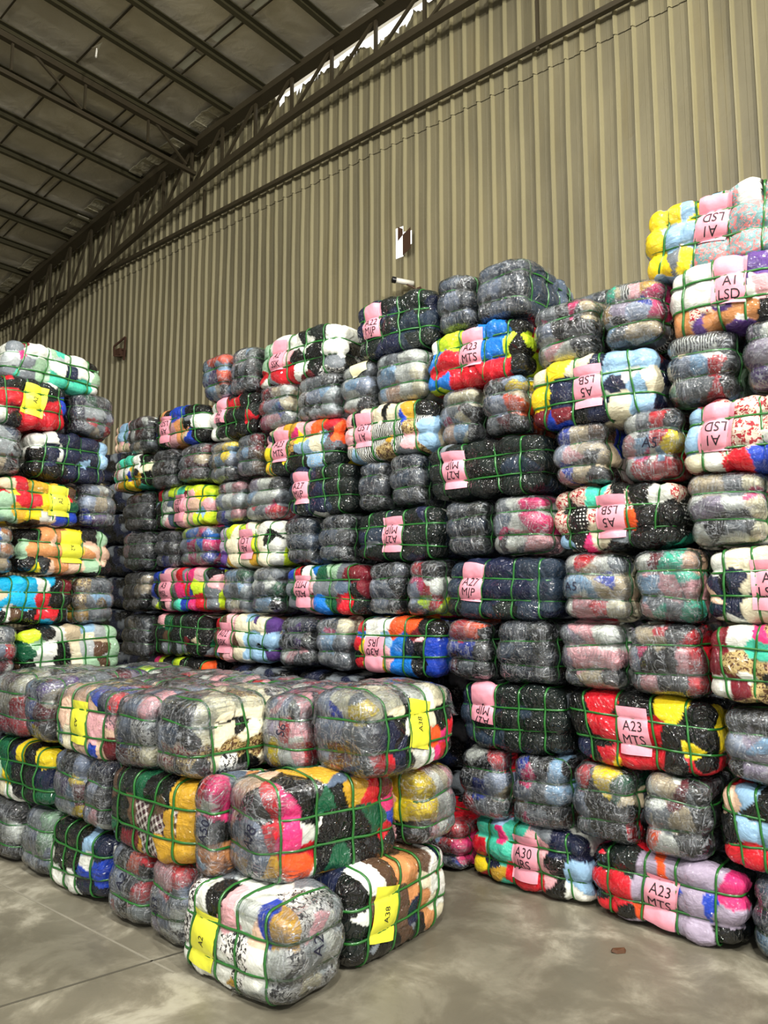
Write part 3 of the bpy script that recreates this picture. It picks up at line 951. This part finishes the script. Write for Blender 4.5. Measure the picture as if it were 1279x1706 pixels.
ORD = ['lowest', 'second', 'third', 'fourth', 'fifth', 'sixth', 'seventh', 'eighth', 'ninth', 'tenth']
GRP = {'R': 'wrapped clothing bales in the tall back stack', 'W': 'wrapped clothing bales in the left stack', 'B': 'wrapped clothing bales in the low front block'}
NAME = {'R': 'tall back stack', 'W': 'left stack', 'B': 'front block'}
ROWS = [
    ('R', 0, 'E', -3.063, -2.558, -0.027, 0.295, 'rRr/rkr/kKs', None, 'dark bale showing red and black garments'),
    ('R', 0, 'L', -2.551, -1.773, -0.011, 0.376, 'eeepnn/reepka/ymrrkw', ('p', 'A30 JRS', 0, 0.44, 0.5), 'teal red and navy jerseys, pink A30 JRS tag'),
    ('R', 0, 'L', -1.772, -0.987, -0.013, 0.375, 'KKLLLP/rrLLLL/rkoLLk', ('p', 'A23 MTS', -6, 0.55, 0.42), 'lilac and red shirts, tilted pink A23 MTS tag'),
    ('R', 0, 'E', -0.989, -0.589, -0.013, 0.364, 'sga/saj/ajs', None, 'blue denim bale end'),
    ('R', 1, 'E', -2.61, -2.262, 0.357, 0.767, 'kkr/jug/rgk', None, 'black bale end with red collar'),
    ('R', 1, 'E', -2.255, -1.876, 0.366, 0.772, 'uka/gga/Bgk', None, 'grey bale end with light blue cloth'),
    ('R', 1, 'E', -1.875, -1.507, 0.364, 0.777, 'ryG/gkk/gKk', None, 'black bale end with rainbow cloth'),
    ('R', 1, 'E', -1.487, -1.128, 0.376, 0.781, 'wbRk/ggbk/owkk', None, 'beige black and maroon bale end'),
    ('R', 1, 'L', -1.107, -0.587, 0.384, 0.78, 'qkkkkk/kaaaaa/rrraaa', None, 'light blue over red bale'),
    ('R', 2, 'L', -2.623, -1.898, 0.756, 1.158, 'nnKKKK/jjKKKK/jjjKKK', ('p', 'A27 MJP', 174, 0.36, 0.7), 'dark jeans, upside-down pink tag left of centre'),
    ('R', 2, 'L', -1.892, -1.102, 0.767, 1.167, 'krkkyk/krrrkk/nrrrkk', ('p', 'A23 MTS', 0, 0.46, 0.52), 'red and black shirts, pink A23 MTS tag'),
    ('R', 2, 'E', -1.094, -0.694, 0.777, 1.155, 'Kkg/gas/kLp', None, 'grey black bale end with pink corner'),
    ('R', 3, 'E', -2.699, -2.354, 1.148, 1.535, 'rrok/uuk/Rgk', None, 'red and orange topped bale end'),
    ('R', 3, 'E', -2.346, -1.957, 1.151, 1.534, 'jjK/sjK/jjK', None, 'dark slate jeans bale end'),
    ('R', 3, 'E', -1.928, -1.534, 1.163, 1.536, 'gpw/Lpp/sbk', None, 'pale grey and pink bale end'),
    ('R', 3, 'E', -1.528, -1.125, 1.165, 1.541, 'gbbkr/gkkkr/gpkkr', None, 'beige over black bale end, red right side'),
    ('R', 3, 'L', -1.115, -0.546, 1.166, 1.534, 'Rwekww/R55pkk/wR5555', None, 'maroon bale with gold scarf'),
    ('R', 4, 'L', -2.705, -1.907, 1.525, 1.911, 'jnnnjj/jjnnnj/KjjKjj', ('p', 'A27 MJP', -4, 0.33, 0.6), 'navy jeans, upright pink A27 MJP tag'),
    ('R', 4, 'E', -1.899, -1.501, 1.538, 1.919, 'wrwg/aabb/wprc', None, 'white bale end with red flower cloth'),
    ('R', 4, 'E', -1.491, -1.143, 1.543, 1.923, 'wReq/aapp/pgge', None, 'white and maroon pastel bale end'),
    ('R', 4, 'L', -1.132, -0.525, 1.541, 1.919, 'wccqqc/nncqpw/nncccw', ('p', 'A1 LSD', 0, 0.47, 0.5), 'navy and cream blouses'),
    ('R', 5, 'E', -2.71, -2.375, 1.917, 2.278, 'jjK/sjj/jjK', None, 'small slate jeans bale end'),
    ('R', 5, 'E', -2.349, -1.956, 1.911, 2.286, 'MgwPP/gswPP/wkwpp', None, 'grey white bale end, magenta right side'),
    ('R', 5, 'L', -1.947, -1.216, 1.923, 2.29, '11ekkw/171okk/a7cgkk', ('p', 'A5 LSB', 180, 0.42, 0.5), 'red floral and dotted black, flipped pink A5 LSB tag'),
    ('R', 5, 'E', -1.208, -0.808, 1.923, 2.305, 'bbgc/LLwc/wkgc', None, 'beige and lilac bale end'),
    ('R', 6, 'L', -2.841, -1.967, 2.281, 2.649, 'KKKkKK/KKkKjj/KKKkKK', ('p', 'A27 MJP', 180, 0.36, 0.5), 'black jeans, flipped pink tag, mid right'),
    ('R', 6, 'E', -1.923, -1.586, 2.289, 2.662, 'ubB/gpk/pbk', None, 'pinkish bale end with royal blue corner'),
    ('R', 6, 'E', -1.539, -1.2, 2.289, 2.678, 'wgrk/pary/wrrr', None, 'white denim bale end with red bottom'),
    ('R', 6, 'L', -1.191, -0.579, 2.294, 2.667, 'a11111/aa1111/cwrunn', ('p', 'A1 LSD', 176, 0.36, 0.6), 'red floral blouses and light blue'),
    ('R', 7, 'E', -2.751, -2.419, 2.64, 3.016, 'gcc/ggk/qak', None, 'cream and grey bale end, mid height'),
    ('R', 7, 'E', -2.409, -2.087, 2.652, 3.028, 'Kky/sgo/gRk', None, 'black bale end with yellow orange strip'),
    ('R', 7, 'L', -2.076, -1.304, 2.64, 3.048, 'cycnaa/ynnnna/RRknca', ('p', 'A5 LSB', 180, 0.51, 0.5), 'navy and light denim, flipped pink A5 LSB tag'),
    ('R', 7, 'E', -1.283, -0.917, 2.666, 3.045, '333k/sgark/Mggrk', None, 'zebra topped grey bale end'),
    ('R', 7, 'E', -0.895, -0.495, 2.673, 3.039, 'Lww/LLa/vgk', None, 'lilac and white bale end'),
    ('R', 8, 'L', -2.851, -2.079, 3.004, 3.402, 'wYYkUUk/UrrpUUk/UUrrrrk', ('p', 'A23 MTS', -3, 0.43, 0.6), 'bright blue yellow and red shirts'),
    ('R', 8, 'E', -2.06, -1.624, 3.019, 3.404, 'kgkkb/sgkkk/bpwkK', None, 'black and pinkish bale end'),
    ('R', 8, 'E', -1.613, -1.25, 3.035, 3.417, 'e3pP/mLgP/agbb', None, 'teal zebra bale end, magenta right side'),
    ('R', 8, 'L', -1.239, -0.616, 3.018, 3.402, 'wwwvvL/wwwvpL/t1ttkR', ('p', 'A1 LSD', -8, 0.5, 0.62), 'white and purple blouses'),
    ('R', 9, 'L', -3.486, -2.77, 3.346, 3.783, 'nnKKKK/nnKKjj/KKnnKK', ('p', 'A22 MJP', -3, 0.29, 0.62), 'navy jeans, pink A22 MJP tag'),
    ('R', 9, 'E', -2.754, -2.457, 3.388, 3.779, 'ssK/sgj/ssj', None, 'tall slate jeans bale end, topmost row'),
    ('R', 9, 'E', -2.447, -2.054, 3.379, 3.772, 'ssj/sgj/jsj', None, 'large slate jeans bale end, topmost row'),
    ('R', 9, 'L', -1.373, -0.65, 3.359, 3.784, 'yyaa8w8/yaa8888/yyy8888', ('p', 'A1 LSD', 172, 0.56, 0.6), 'yellow and teal floral dresses'),
    ('R', 9, 'L', -4.568, -3.609, 3.326, 3.747, 'MwwkKw/M2pkkw/rrrwkg', ('p', 'A2 SSK', -5, 0.33, 0.6), 'mint white and red bale'),
    ('R', 9, 'E', -4.908, -4.572, 3.341, 3.756, 'j2K/ggK/jjK', None, 'slate bale end with floral top'),
    ('R', 9, 'E', -5.282, -4.913, 3.345, 3.749, 'aoo/avo/uak', None, 'blue bale end with orange strip'),
    ('R', 8, 'E', -3.631, -3.305, 2.971, 3.359, 'wwg/lag/wwk', ('c', '', 25, 0.6, 0.85), 'white grey bale end with cream note'),
    ('R', 8, 'E', -3.295, -2.842, 2.986, 3.371, 'lgww/aawc/lqwc', None, 'white bale end with cream side'),
    ('R', 8, 'E', -4.533, -4.102, 2.969, 3.359, 'rbw/rLc/Ppg', None, 'red and pink bale end'),
    ('R', 8, 'E', -4.09, -3.642, 2.98, 3.348, 'lgk/2gl/lll', None, 'white grey bale end, second row from top'),
    ('R', 8, 'L', -5.207, -4.546, 2.979, 3.366, 'wrrrkk/wkkkKK/wKkkkk', ('p', 'A2 SSK', -6, 0.3, 0.7), 'shiny black bale with red top and pink tag'),
    ('R', 7, 'L', -3.598, -2.766, 2.615, 3.009, 'pkcccmk/pk3335a/33353pa', ('p', 'A1 LSD', 178, 0.37, 0.55), 'zebra and cream scarves, flipped pink tag'),
    ('R', 7, 'L', -4.472, -3.615, 2.605, 3.006, 'npmpor/ym6acg/yKkkaK', ('p', 'A23 MTS', -2, 0.36, 0.55), 'yellow and pale blue shirts, pink tag'),
    ('R', 7, 'E', -4.787, -4.478, 2.628, 3.002, 'ggR/saB/LgB', None, 'grey lilac bale end'),
    ('R', 7, 'E', -5.164, -4.792, 2.614, 2.987, 'gby/sag/glK', None, 'grey blue bale end with gold patch'),
    ('R', 6, 'L', -4.169, -3.483, 2.26, 2.647, 'nnnKKK/jjnnKK/nKnnKK', ('p', 'A27 MJP', 0, 0.28, 0.55), 'navy jeans, small pink A27 MJP tag'),
    ('R', 6, 'E', -3.46, -3.168, 2.248, 2.619, 'jsK/sjj/jKK', None, 'slate jeans bale end, left of a pair'),
    ('R', 6, 'E', -3.157, -2.856, 2.263, 2.636, 'Kjj/ssj/jKK', None, 'slate jeans bale end, right of a pair'),
    ('R', 6, 'E', -4.69, -4.222, 2.261, 2.629, 'Lwk/aww/wgr', None, 'white bale end with red corner'),
    ('R', 6, 'E', -5.091, -4.696, 2.254, 2.636, 'Rwp/gwl/glp', None, 'whitish bale end with maroon patch'),
    ('R', 5, 'L', -3.481, -2.734, 1.903, 2.262, 'KKjKKK/njjKKK/KKKKKK', ('p', 'A27 MJP', 180, 0.42, 0.5), 'black jeans, flipped pink tag, centre'),
    ('R', 5, 'E', -3.838, -3.492, 1.902, 2.262, 'jjK/ssK/jsK', None, 'slate bale end left of flipped tag'),
    ('R', 5, 'E', -4.194, -3.851, 1.899, 2.258, 'Kjj/jss/KjK', None, 'slate bale end right of yellow bale'),
    ('R', 5, 'L', -5.028, -4.207, 1.891, 2.261, 'LYYcww/LcpYcw/vccmcw', ('p', 'A6 LCJ', 180, 0.42, 0.5), 'pale yellow and cream, flipped pink A6 tag'),
    ('R', 4, 'L', -4.206, -3.367, 1.531, 1.901, 'urwGMRR/gkpggsk/ggpUGrK', ('p', 'A23 MTS', 178, 0.36, 0.45), 'grey and red shirts, flipped pink A23 MTS tag'),
    ('R', 4, 'E', -3.356, -3.029, 1.533, 1.905, 'KKj/gsK/jsK', None, 'slate grey bale end, centre'),
    ('R', 4, 'E', -3.014, -2.719, 1.533, 1.914, 'rrkk/sgrw/ggYr', None, 'red topped bale end with lime strip'),
    ('R', 4, 'E', -4.577, -4.22, 1.525, 1.894, 'wgg/ggG/vak', None, 'grey and green bale end'),
    ('R', 4, 'E', -4.956, -4.584, 1.514, 1.892, 'aaG/ggl/wcg', None, 'light blue and grey bale end'),
    ('R', 3, 'L', -3.487, -2.708, 1.142, 1.527, 'rwwookk/ryypUnku/ryypUUku', ('p', 'A30 JRS', 180, 0.4, 0.35), 'orange yellow and blue jerseys'),
    ('R', 3, 'E', -3.84, -3.493, 1.141, 1.522, 'gkc/gag/wgg', None, 'grey bale end just above front block'),
    ('R', 3, 'E', -4.231, -3.846, 1.132, 1.517, 'kvn/Kjk/wpk', None, 'dark floral bale end above front block'),
    ('R', 3, 'L', -5.084, -4.245, 1.13, 1.518, 'rBpcccv/BBpcaaa/BBpcaav', ('p', 'A02 BBK', 0, 0.33, 0.5), 'brown and pastel knits, pink BBK tag'),
    ('R', 8, 'L', -5.996, -5.221, 3.013, 3.371, 'kkuukk/kkptkw/kKptuk', ('p', 'A9 LSD', 180, 0.38, 0.45), 'black and tan bale with pink A9 tag'),
    ('R', 8, 'E', -6.468, -6.011, 3.01, 3.382, 'KRk/jRk/jbK', None, 'slate bale end with maroon cloth'),
    ('R', 7, 'E', -5.604, -5.173, 2.654, 3.014, 'gkk/gRb/gRk', None, 'dark grey pink bale end'),
    ('R', 7, 'E', -6.01, -5.619, 2.638, 3.006, 'KKk/KBk/KBk', None, 'charcoal bale end in back corner'),
    ('R', 7, 'L', -6.728, -6.019, 2.671, 3.014, '3eewk/pwwkc/pmymk', None, 'teal and white bale in back corner'),
    ('R', 6, 'L', -6.018, -5.09, 2.262, 2.651, 'r3YepyY/k3sRpqp/kwspqYY', ('p', 'A1 LSD', 180, 0.42, 0.45), 'zebra peach and lime clothes'),
    ('R', 6, 'E', -6.5, -6.036, 2.264, 2.659, 'kRk/kKk/kBk', None, 'black bale end in back corner'),
    ('R', 5, 'E', -5.564, -5.052, 1.907, 2.272, 'YUU/gPP/MPu', None, 'blue and coral pink bale end'),
    ('R', 5, 'E', -5.964, -5.581, 1.896, 2.263, 'nnk/jnk/nuk', None, 'navy bale end in back corner'),
    ('R', 5, 'E', -6.481, -5.982, 1.891, 2.258, 'pKk/pKk/KGk', None, 'dark green bale end in back corner'),
    ('R', 4, 'L', -5.971, -4.981, 1.517, 1.909, 'uuprPpk/uupPrYg/3kpePrg', ('p', 'A3 MSL', 0, 0.36, 0.55), 'blue pink and lime bale'),
    ('R', 4, 'E', -6.444, -5.989, 1.509, 1.892, 'kkb/Kkb/KBk', None, 'black and beige bale end in back corner'),
    ('R', 3, 'L', -5.955, -5.101, 1.133, 1.508, 'kpGKKkk/kKBKKkk/kKgKgkk', None, 'charcoal and black bale, back corner'),
    ('R', 3, 'E', -6.433, -5.973, 1.1, 1.492, 'gbk/Kkk/Kkk', None, 'black grey bale end in back corner'),
    ('R', 2, 'L', -5.969, -5.086, 0.748, 1.13, 'PYkYkko/kkkkkkk/KkkKkkk', None, 'black bale with lime and pink trim'),
    ('W', 9, 'L', 2.22, 3.004, 3.224, 3.545, 'gwwewwk/lgMwnwM/ggMeeew', None, 'white and teal bale crowning the stack'),
    ('W', 9, 'E', 1.812, 2.212, 3.205, 3.508, 'gsw/slw/lgw', None, 'clear wrapped white bale at photo edge'),
    ('W', 8, 'L', 2.181, 2.737, 2.898, 3.289, 'KKKKK/rrprr/wkrrrr', ('y', 'A2', 80, 0.56, 0.52), 'red and black clothes, slanted yellow A2 tag'),
    ('W', 8, 'E', 2.752, 3.138, 2.907, 3.269, 'nGkg/nllg/nggr', None, 'clear wrapped navy and grey bale end'),
    ('W', 7, 'L', 2.445, 3.1, 2.535, 2.909, 'wwnnnna/knnnnna/kkknnnn', None, 'navy blue bale with white corner'),
    ('W', 7, 'E', 2.033, 2.433, 2.528, 2.907, 'gls/glK/lbk', None, 'silvery grey bale end at photo edge'),
    ('W', 6, 'L', 2.22, 2.855, 2.184, 2.527, 'brmmGB/MrryGG/Mmywuu', ('y', 'A2', 90, 0.62, 0.55), 'green red and blue clothes, yellow tag'),
    ('W', 6, 'E', 2.86, 3.168, 2.199, 2.549, 'nwg/gbg/uvg', None, 'white black and violet bale end'),
    ('W', 5, 'L', 2.412, 3.158, 1.821, 2.181, 'kttykM/tttyqq/kktqMk', ('y', 'A2', -90, 0.58, 0.58), 'orange tan and cream clothes, yellow A2 tag'),
    ('W', 5, 'E', 2.008, 2.408, 1.808, 2.177, 'wUt/gat/CUB', None, 'turquoise white bale end at photo edge'),
    ('W', 4, 'L', 2.25, 2.848, 1.459, 1.803, 'CCCwkR/CCCrkk/kBkrrk', None, 'cyan blue and crimson bale'),
    ('W', 4, 'E', 2.857, 3.191, 1.451, 1.813, '5gg/5aa/mgg', None, 'olive yellow and grey floral bale end'),
    ('W', 3, 'L', 2.457, 3.254, 1.083, 1.45, 'YkwbclM/GwkclBM/kwkcMBM', None, 'cream sage and black bale with lime corner'),
    ('W', 3, 'E', 2.054, 2.454, 1.099, 1.459, 'g2g/sgr/glw', None, 'grey white bale end at photo edge'),
    ('B', 0, 'E', -5.372, -4.81, -0.038, 0.369, 'kPk/kkw/kKk', None, 'black bale end with pink strip'),
    ('B', 0, 'E', -4.797, -4.388, 0.0, 0.386, 'glM/lgM/lgk', None, 'grey and pale mint bale end'),
    ('B', 0, 'L', -4.42, -3.778, -0.005, 0.39, 'kkkkan/wkkkuu/wwwwnn', None, 'white black and royal blue bale'),
    ('B', 0, 'E', -3.768, -3.373, -0.013, 0.383, 'gkor/sgkr/gkl', None, 'grey bale end with red right side'),
    ('B', 0, 'E', -3.373, -3.048, -0.018, 0.39, 'ppr/sgw/Lg2', None, 'grey bale end with dusty pink top'),
    ('B', 1, 'L', -5.259, -4.434, 0.381, 0.757, 'nGnky/MMGkkn/ccwkkG', None, 'mint white and black bale'),
    ('B', 1, 'E', -4.427, -4.028, 0.386, 0.779, 'gKg/LvR/gly', None, 'grey film covered bale end'),
    ('B', 1, 'E', -4.024, -3.775, 0.396, 0.781, 'snn/sgk/gpk', None, 'narrow navy and grey bale end'),
    ('B', 1, 'L', -3.759, -3.001, 0.369, 0.785, 'BKKGkkmm/KKKB444mm/GkRR44mmm', None, 'dark plaid and mustard bale'),
    ('B', 1, 'E', -2.998, -2.708, 0.366, 0.817, 'PprwP/ssgk/gatt', None, 'grey bale end with raspberry top'),
    ('B', 2, 'E', -5.537, -4.793, 0.749, 1.166, 'wbc/lcr/grr', None, 'white over red bale end'),
    ('B', 2, 'E', -4.782, -4.456, 0.773, 1.166, 'agv/auR/gLyk', None, 'violet blue bale end'),
    ('B', 2, 'L', -4.447, -3.729, 0.762, 1.152, '6qqqunr/6qqyppp/cgcqquqR', ('y', 'A2', -90, 0.52, 0.5), 'peach floral bale with yellow tag'),
    ('B', 2, 'E', -3.725, -3.349, 0.766, 1.167, 'Kgp/ss22/RR5c', None, 'bale end with black white floral patch'),
]
MARKS = {
    'grey bale end with red right side': (('f', 'A2', 80, .5, .55, .085),),
    'grey bale end with dusty pink top': (('f', 'A53', 80, .35, .42, .075),),
    'grey bale end with raspberry top': (('f', 'A50', 80, .62, .5, .08),),
    'white denim bale end with red bottom': (('f', 'A5', -10, .55, .5, .09),),
    'white bale end with red flower cloth': (('f', 'A5', 0, .25, .5, .08),),
    'navy jeans, upright pink A27 MJP tag': (('f', 'A27', 75, .9, .5, .06),),
    'narrow navy and grey bale end': (),

}
rr = random.Random(5)
for st, row, kind, a, b_, z0, z1, fmap, lab, look in ROWS:
    z0 = max(z0, 0.0)
    if look.startswith('grey bale end with raspberry'): b_ = -2.84
    if st == 'B': a = max(a, -5.33)
    w = b_ - a + .006; hgt = z1 - z0 + .004
    depth = .44 if kind == 'L' or look.startswith('grey bale end with raspberry') else .78
    j = rr.uniform(-.018, .018); ty = rr.uniform(-.018, .018)
    c = (a + b_) / 2; zc = (z0 + z1) / 2 + (.004 if row == 0 else 0)
    ax = 'x' if kind == 'L' else 'y'
    rws = fmap.split('/')
    if st == 'B': rws = [q.replace('g', 'h') for q in rws]
    elif kind == 'E': rws[1] = rws[1].replace('g', 'h', 1)
    fmap = '/'.join(rws)
    text = '%s, %s row of %s' % (look, ORD[row], NAME[st])
    if row == 9: text = '%s, top of %s' % (look, NAME[st])
    dist_res = .0095 if st == 'B' else .0105
    mk = MARKS.get(look, ())
    if st == 'R': ctr, rz = (c, 3.84 + depth / 2 + j, zc), 0
    elif st == 'W': ctr, rz = (-5.35 - depth / 2 + j, c, zc), PI / 2
    else: ctr, rz = (c, 2.2 + depth / 2 + j, zc), 0
    lobes = None
    fl = 'f' if kind == 'E' else ''
    if st == 'B' and row == 2: fl += 't'
    bale(ctr, (w, depth, hgt), rz, ax, fmap, None, lab, text, GRP[st], dist_res, (0, ty if row else 0), lobes, mk, fl, cinch=.55 if st == 'B' else rr.uniform(.75, 1.1))

# ---- the corner of the front block, bale by bale
G = GRP['B']
def blk(x0, x1, y0, y1, z0, z1, rz, axis, fmap, smap, lab, look, **kw):
    c = ((x0 + x1) / 2, (y0 + y1) / 2, (z0 + z1) / 2)
    sz = (x1 - x0, y1 - y0, z1 - z0) if rz == 0 else (y1 - y0, x1 - x0, z1 - z0)
    return bale(c, sz, rz, axis, fmap, smap, lab, look, G, kw.pop('res', .0085), cinch=.55, **kw)
blk(-3.06, -2.90, 2.24, 2.98, 0, .39, 0, 'y', 'kgk/k2k/rkr', None, None, 'narrow black bale squeezed left of the white floral bale on the floor', lobes=3)
blk(-2.99, -2.28, 2.12, 2.54, 0, .40, 0, 'x', '2wkpwqm/2ww22ww/wwww2w2', 'mpl/2lw/2cw', ('y', 'A2', 84, .32, .45, 'f'), 'white floral bale with yellow tag resting on the floor at the near corner', film='s', marks=(('s', 'A2', 75, .45, .6, .09),), lobes=4)
blk(-2.72, -2.26, 2.56, 3.32, 0, .42, PI / 2, 'x', 'kwBttBww/krBBtcww/KkBBntcw/kkkBktc', None, ('y', 'A38', 78, .29, .52, 'f'), 'black brown and white bale with yellow A38 tag on the floor')
bale((-2.63, 2.655, .61), (.40, .78, .45), math.radians(-17), 'y', 'wqk/vhh/hms', 'rPkGkmrR/rPwkkkGu/mookGkkK', None, 'bulging bale of red black and orange caps, middle layer of near corner', G, .0085, marks=(('f', 'A38', 70, .78, .5, .085),), film='f', lobes=4, cinch=.55)
blk(-3.05, -2.27, 3.04, 3.42, .41, .79, PI / 2, 'y', 'ycp/ywl/kwl', None, None, 'white bale end with mustard strip behind the caps bale, middle layer')
blk(-3.37, -2.99, 2.2, 3.0, .78, 1.18, 0, 'y', 'Kkk/hsk/115', 'cccccc/ccccck/555555/k2kcck', None, 'black and cream bale with gold floral band, top layer beside the step', film='ft')
blk(-3.02, -2.70, 2.62, 3.40, .79, 1.18, 0, 'y', 'hhk/hLrp/hywp', 'prpppk/ppppkk/rPrkkk', None, 'pink and grey bale end, top layer between two larger bales', marks=(('f', 'S6', 80, .62, .55, .085),), film='ft')
blk(-2.72, -2.27, 2.66, 3.42, .80, 1.22, 0, 'y', 'hcy/hhg/hRK', 'ycckwwcck/nnkwockkK/nnnkooPr/rrnkwwPrK', ('y', 'A38', 78, .50, .58, 's'), 'bale of caps with slanted yellow A38 tag, top layer of near corner', film='ft', lobes=4)
# rear rank of the block, seen from above
blk(-5.30, -4.52, 3.00, 3.42, .77, 1.15, 0, 'x', 'gwuuYw/kgkgkg/wkgwkg', None, None, 'flat grey bale in the rear rank on top of the front block, leftmost', film='t')
blk(-4.50, -3.72, 3.00, 3.42, .77, 1.15, 0, 'x', 'kruwpk/kgkrgk/wkgwkg', None, None, 'bale with red and blue top in the rear rank, second from left', film='t')
blk(-3.72, -3.02, 3.02, 3.44, .77, 1.15, 0, 'x', 'wrppwk/kgkkgk/wkrwkg', None, None, 'white and red topped bale in the rear rank behind the step', film='t')
blk(-4.47, -3.71, 2.63, 3.00, .77, 1.15, 0, 'x', 'KggqKg/kgkrgk/wkgwkg', None, None, 'grey film topped bale just behind the peach floral bale', film='t')
# bales that carry the rear rank (hidden behind the front faces)
for zi, (z0, z1) in enumerate(((0, .38), (.38, .77))):
    for x0, x1 in ((-5.30, -4.52), (-4.50, -3.72), (-3.72, -3.08)):
        blk(x0, x1, 3.02, 3.40, z0, z1, 0, 'x', 'kgnkgn/gkngkn/nkgnkg', None, None, 'dark bale hidden under the rear rank of the front block', res=.03, straps=False)
blk(-4.45, -3.75, 2.66, 3.0, 0, .38, 0, 'x', 'kgnkgn/gkngkn/nkgnkg', None, None, 'dark bale hidden under the rear rank of the front block', res=.03, straps=False)
blk(-3.75, -3.05, 2.66, 3.0, .38, .77, 0, 'x', 'kgnkgn/gkngkn/nkgnkg', None, None, 'dark bale hidden under the rear rank of the front block', res=.03, straps=False)
blk(-3.0, -2.74, 2.6, 3.38, 0, .39, 0, 'y', 'kgn/gkn/nkg', None, None, 'dark bale hidden under the rear rank of the front block', res=.03, straps=False)
blk(-5.25, -4.47, 2.66, 3.0, .38, .77, 0, 'x', 'kgnkgn/gkngkn/nkgnkg', None, None, 'dark bale hidden under the rear rank of the front block', res=.03, straps=False)

# ---- second rank behind the tall stack: a few tops show, the rest is dark depth between the bales
G2 = 'bales of the second rank behind the tall stack'
proto = None
cols = [(-8.1, .8), (-7.28, .8), (-6.46, .8), (-5.64, .8), (-4.82, .8), (-4.0, .8), (-3.18, .8), (-2.36, .8), (-1.54, .8), (-.72, .8), (.1, .8)]
for ci, (x, w) in enumerate(cols):
    for r in range(9 if x > -7.5 else 9):
        if proto is None:
            proto = bale((x, 4.95, .1875), (.80, .60, .372), 0, 'x', 'knkgnk/gnkkng/knnkkn', None, None, 'dark bale of the second rank, hidden behind the tall stack', G2, .03, straps=False)
            continue
        o = proto.copy(); COL.objects.link(o); o.location = (x, 4.95, r * .3755)
        for ch in proto.children:
            c = ch.copy(); COL.objects.link(c); c.parent = o
# left stack lower rows (behind the block) and flank of the back-left corner
for r in range(3):
    for y in (1.95, 2.74):
        o = proto.copy(); COL.objects.link(o); o.location = (-5.66, y, r * .362); o.rotation_euler = (0, 0, PI / 2); o.scale = (.96, 1, .95)
        o['label'] = 'dark bale hidden at the foot of the left stack'; o['group'] = GRP['W']
        for ch in proto.children:
            c = ch.copy(); COL.objects.link(c); c.parent = o
for r in range(3):
    for x in (-6.1, -5.3, -4.5, -3.7):
        if r == 2 and x < -5: continue
        o = proto.copy(); COL.objects.link(o); o.location = (x, 4.15, r * .3755)
        o['label'] = 'dark bale hidden behind the front block at the foot of the tall stack'; o['group'] = GRP['R']
        for ch in proto.children:
            c = ch.copy(); COL.objects.link(c); c.parent = o
# visible tops of the second rank
bale((-2.02, 5.02, 3.57), (.46, .78, .39), 0, 'y', 'jsK/jjK/KsK', 'jKjKjK/KjKKjK/jKjKKK', None, 'dark green film bale behind the large slate bale, top of tall stack', G2)
bale((-4.35, 5.0, 3.57), (.74, .44, .39), 0, 'x', 'RRggkg/RgRggk/kRkgkg', None, None, 'maroon and grey bale peeking between two top bales', G2)
bale((-7.95, 5.0, 3.57), (.80, .44, .39), 0, 'x', 'qaappw/qaappc/qqbppc', None, None, 'pale peach and blue bale behind the dark back corner, left', G2)
bale((-7.12, 5.0, 3.57), (.80, .44, .36), 0, 'x', 'apppkw/appkcw/qpbppc', None, None, 'pink topped bale behind the dark back corner, right', G2)
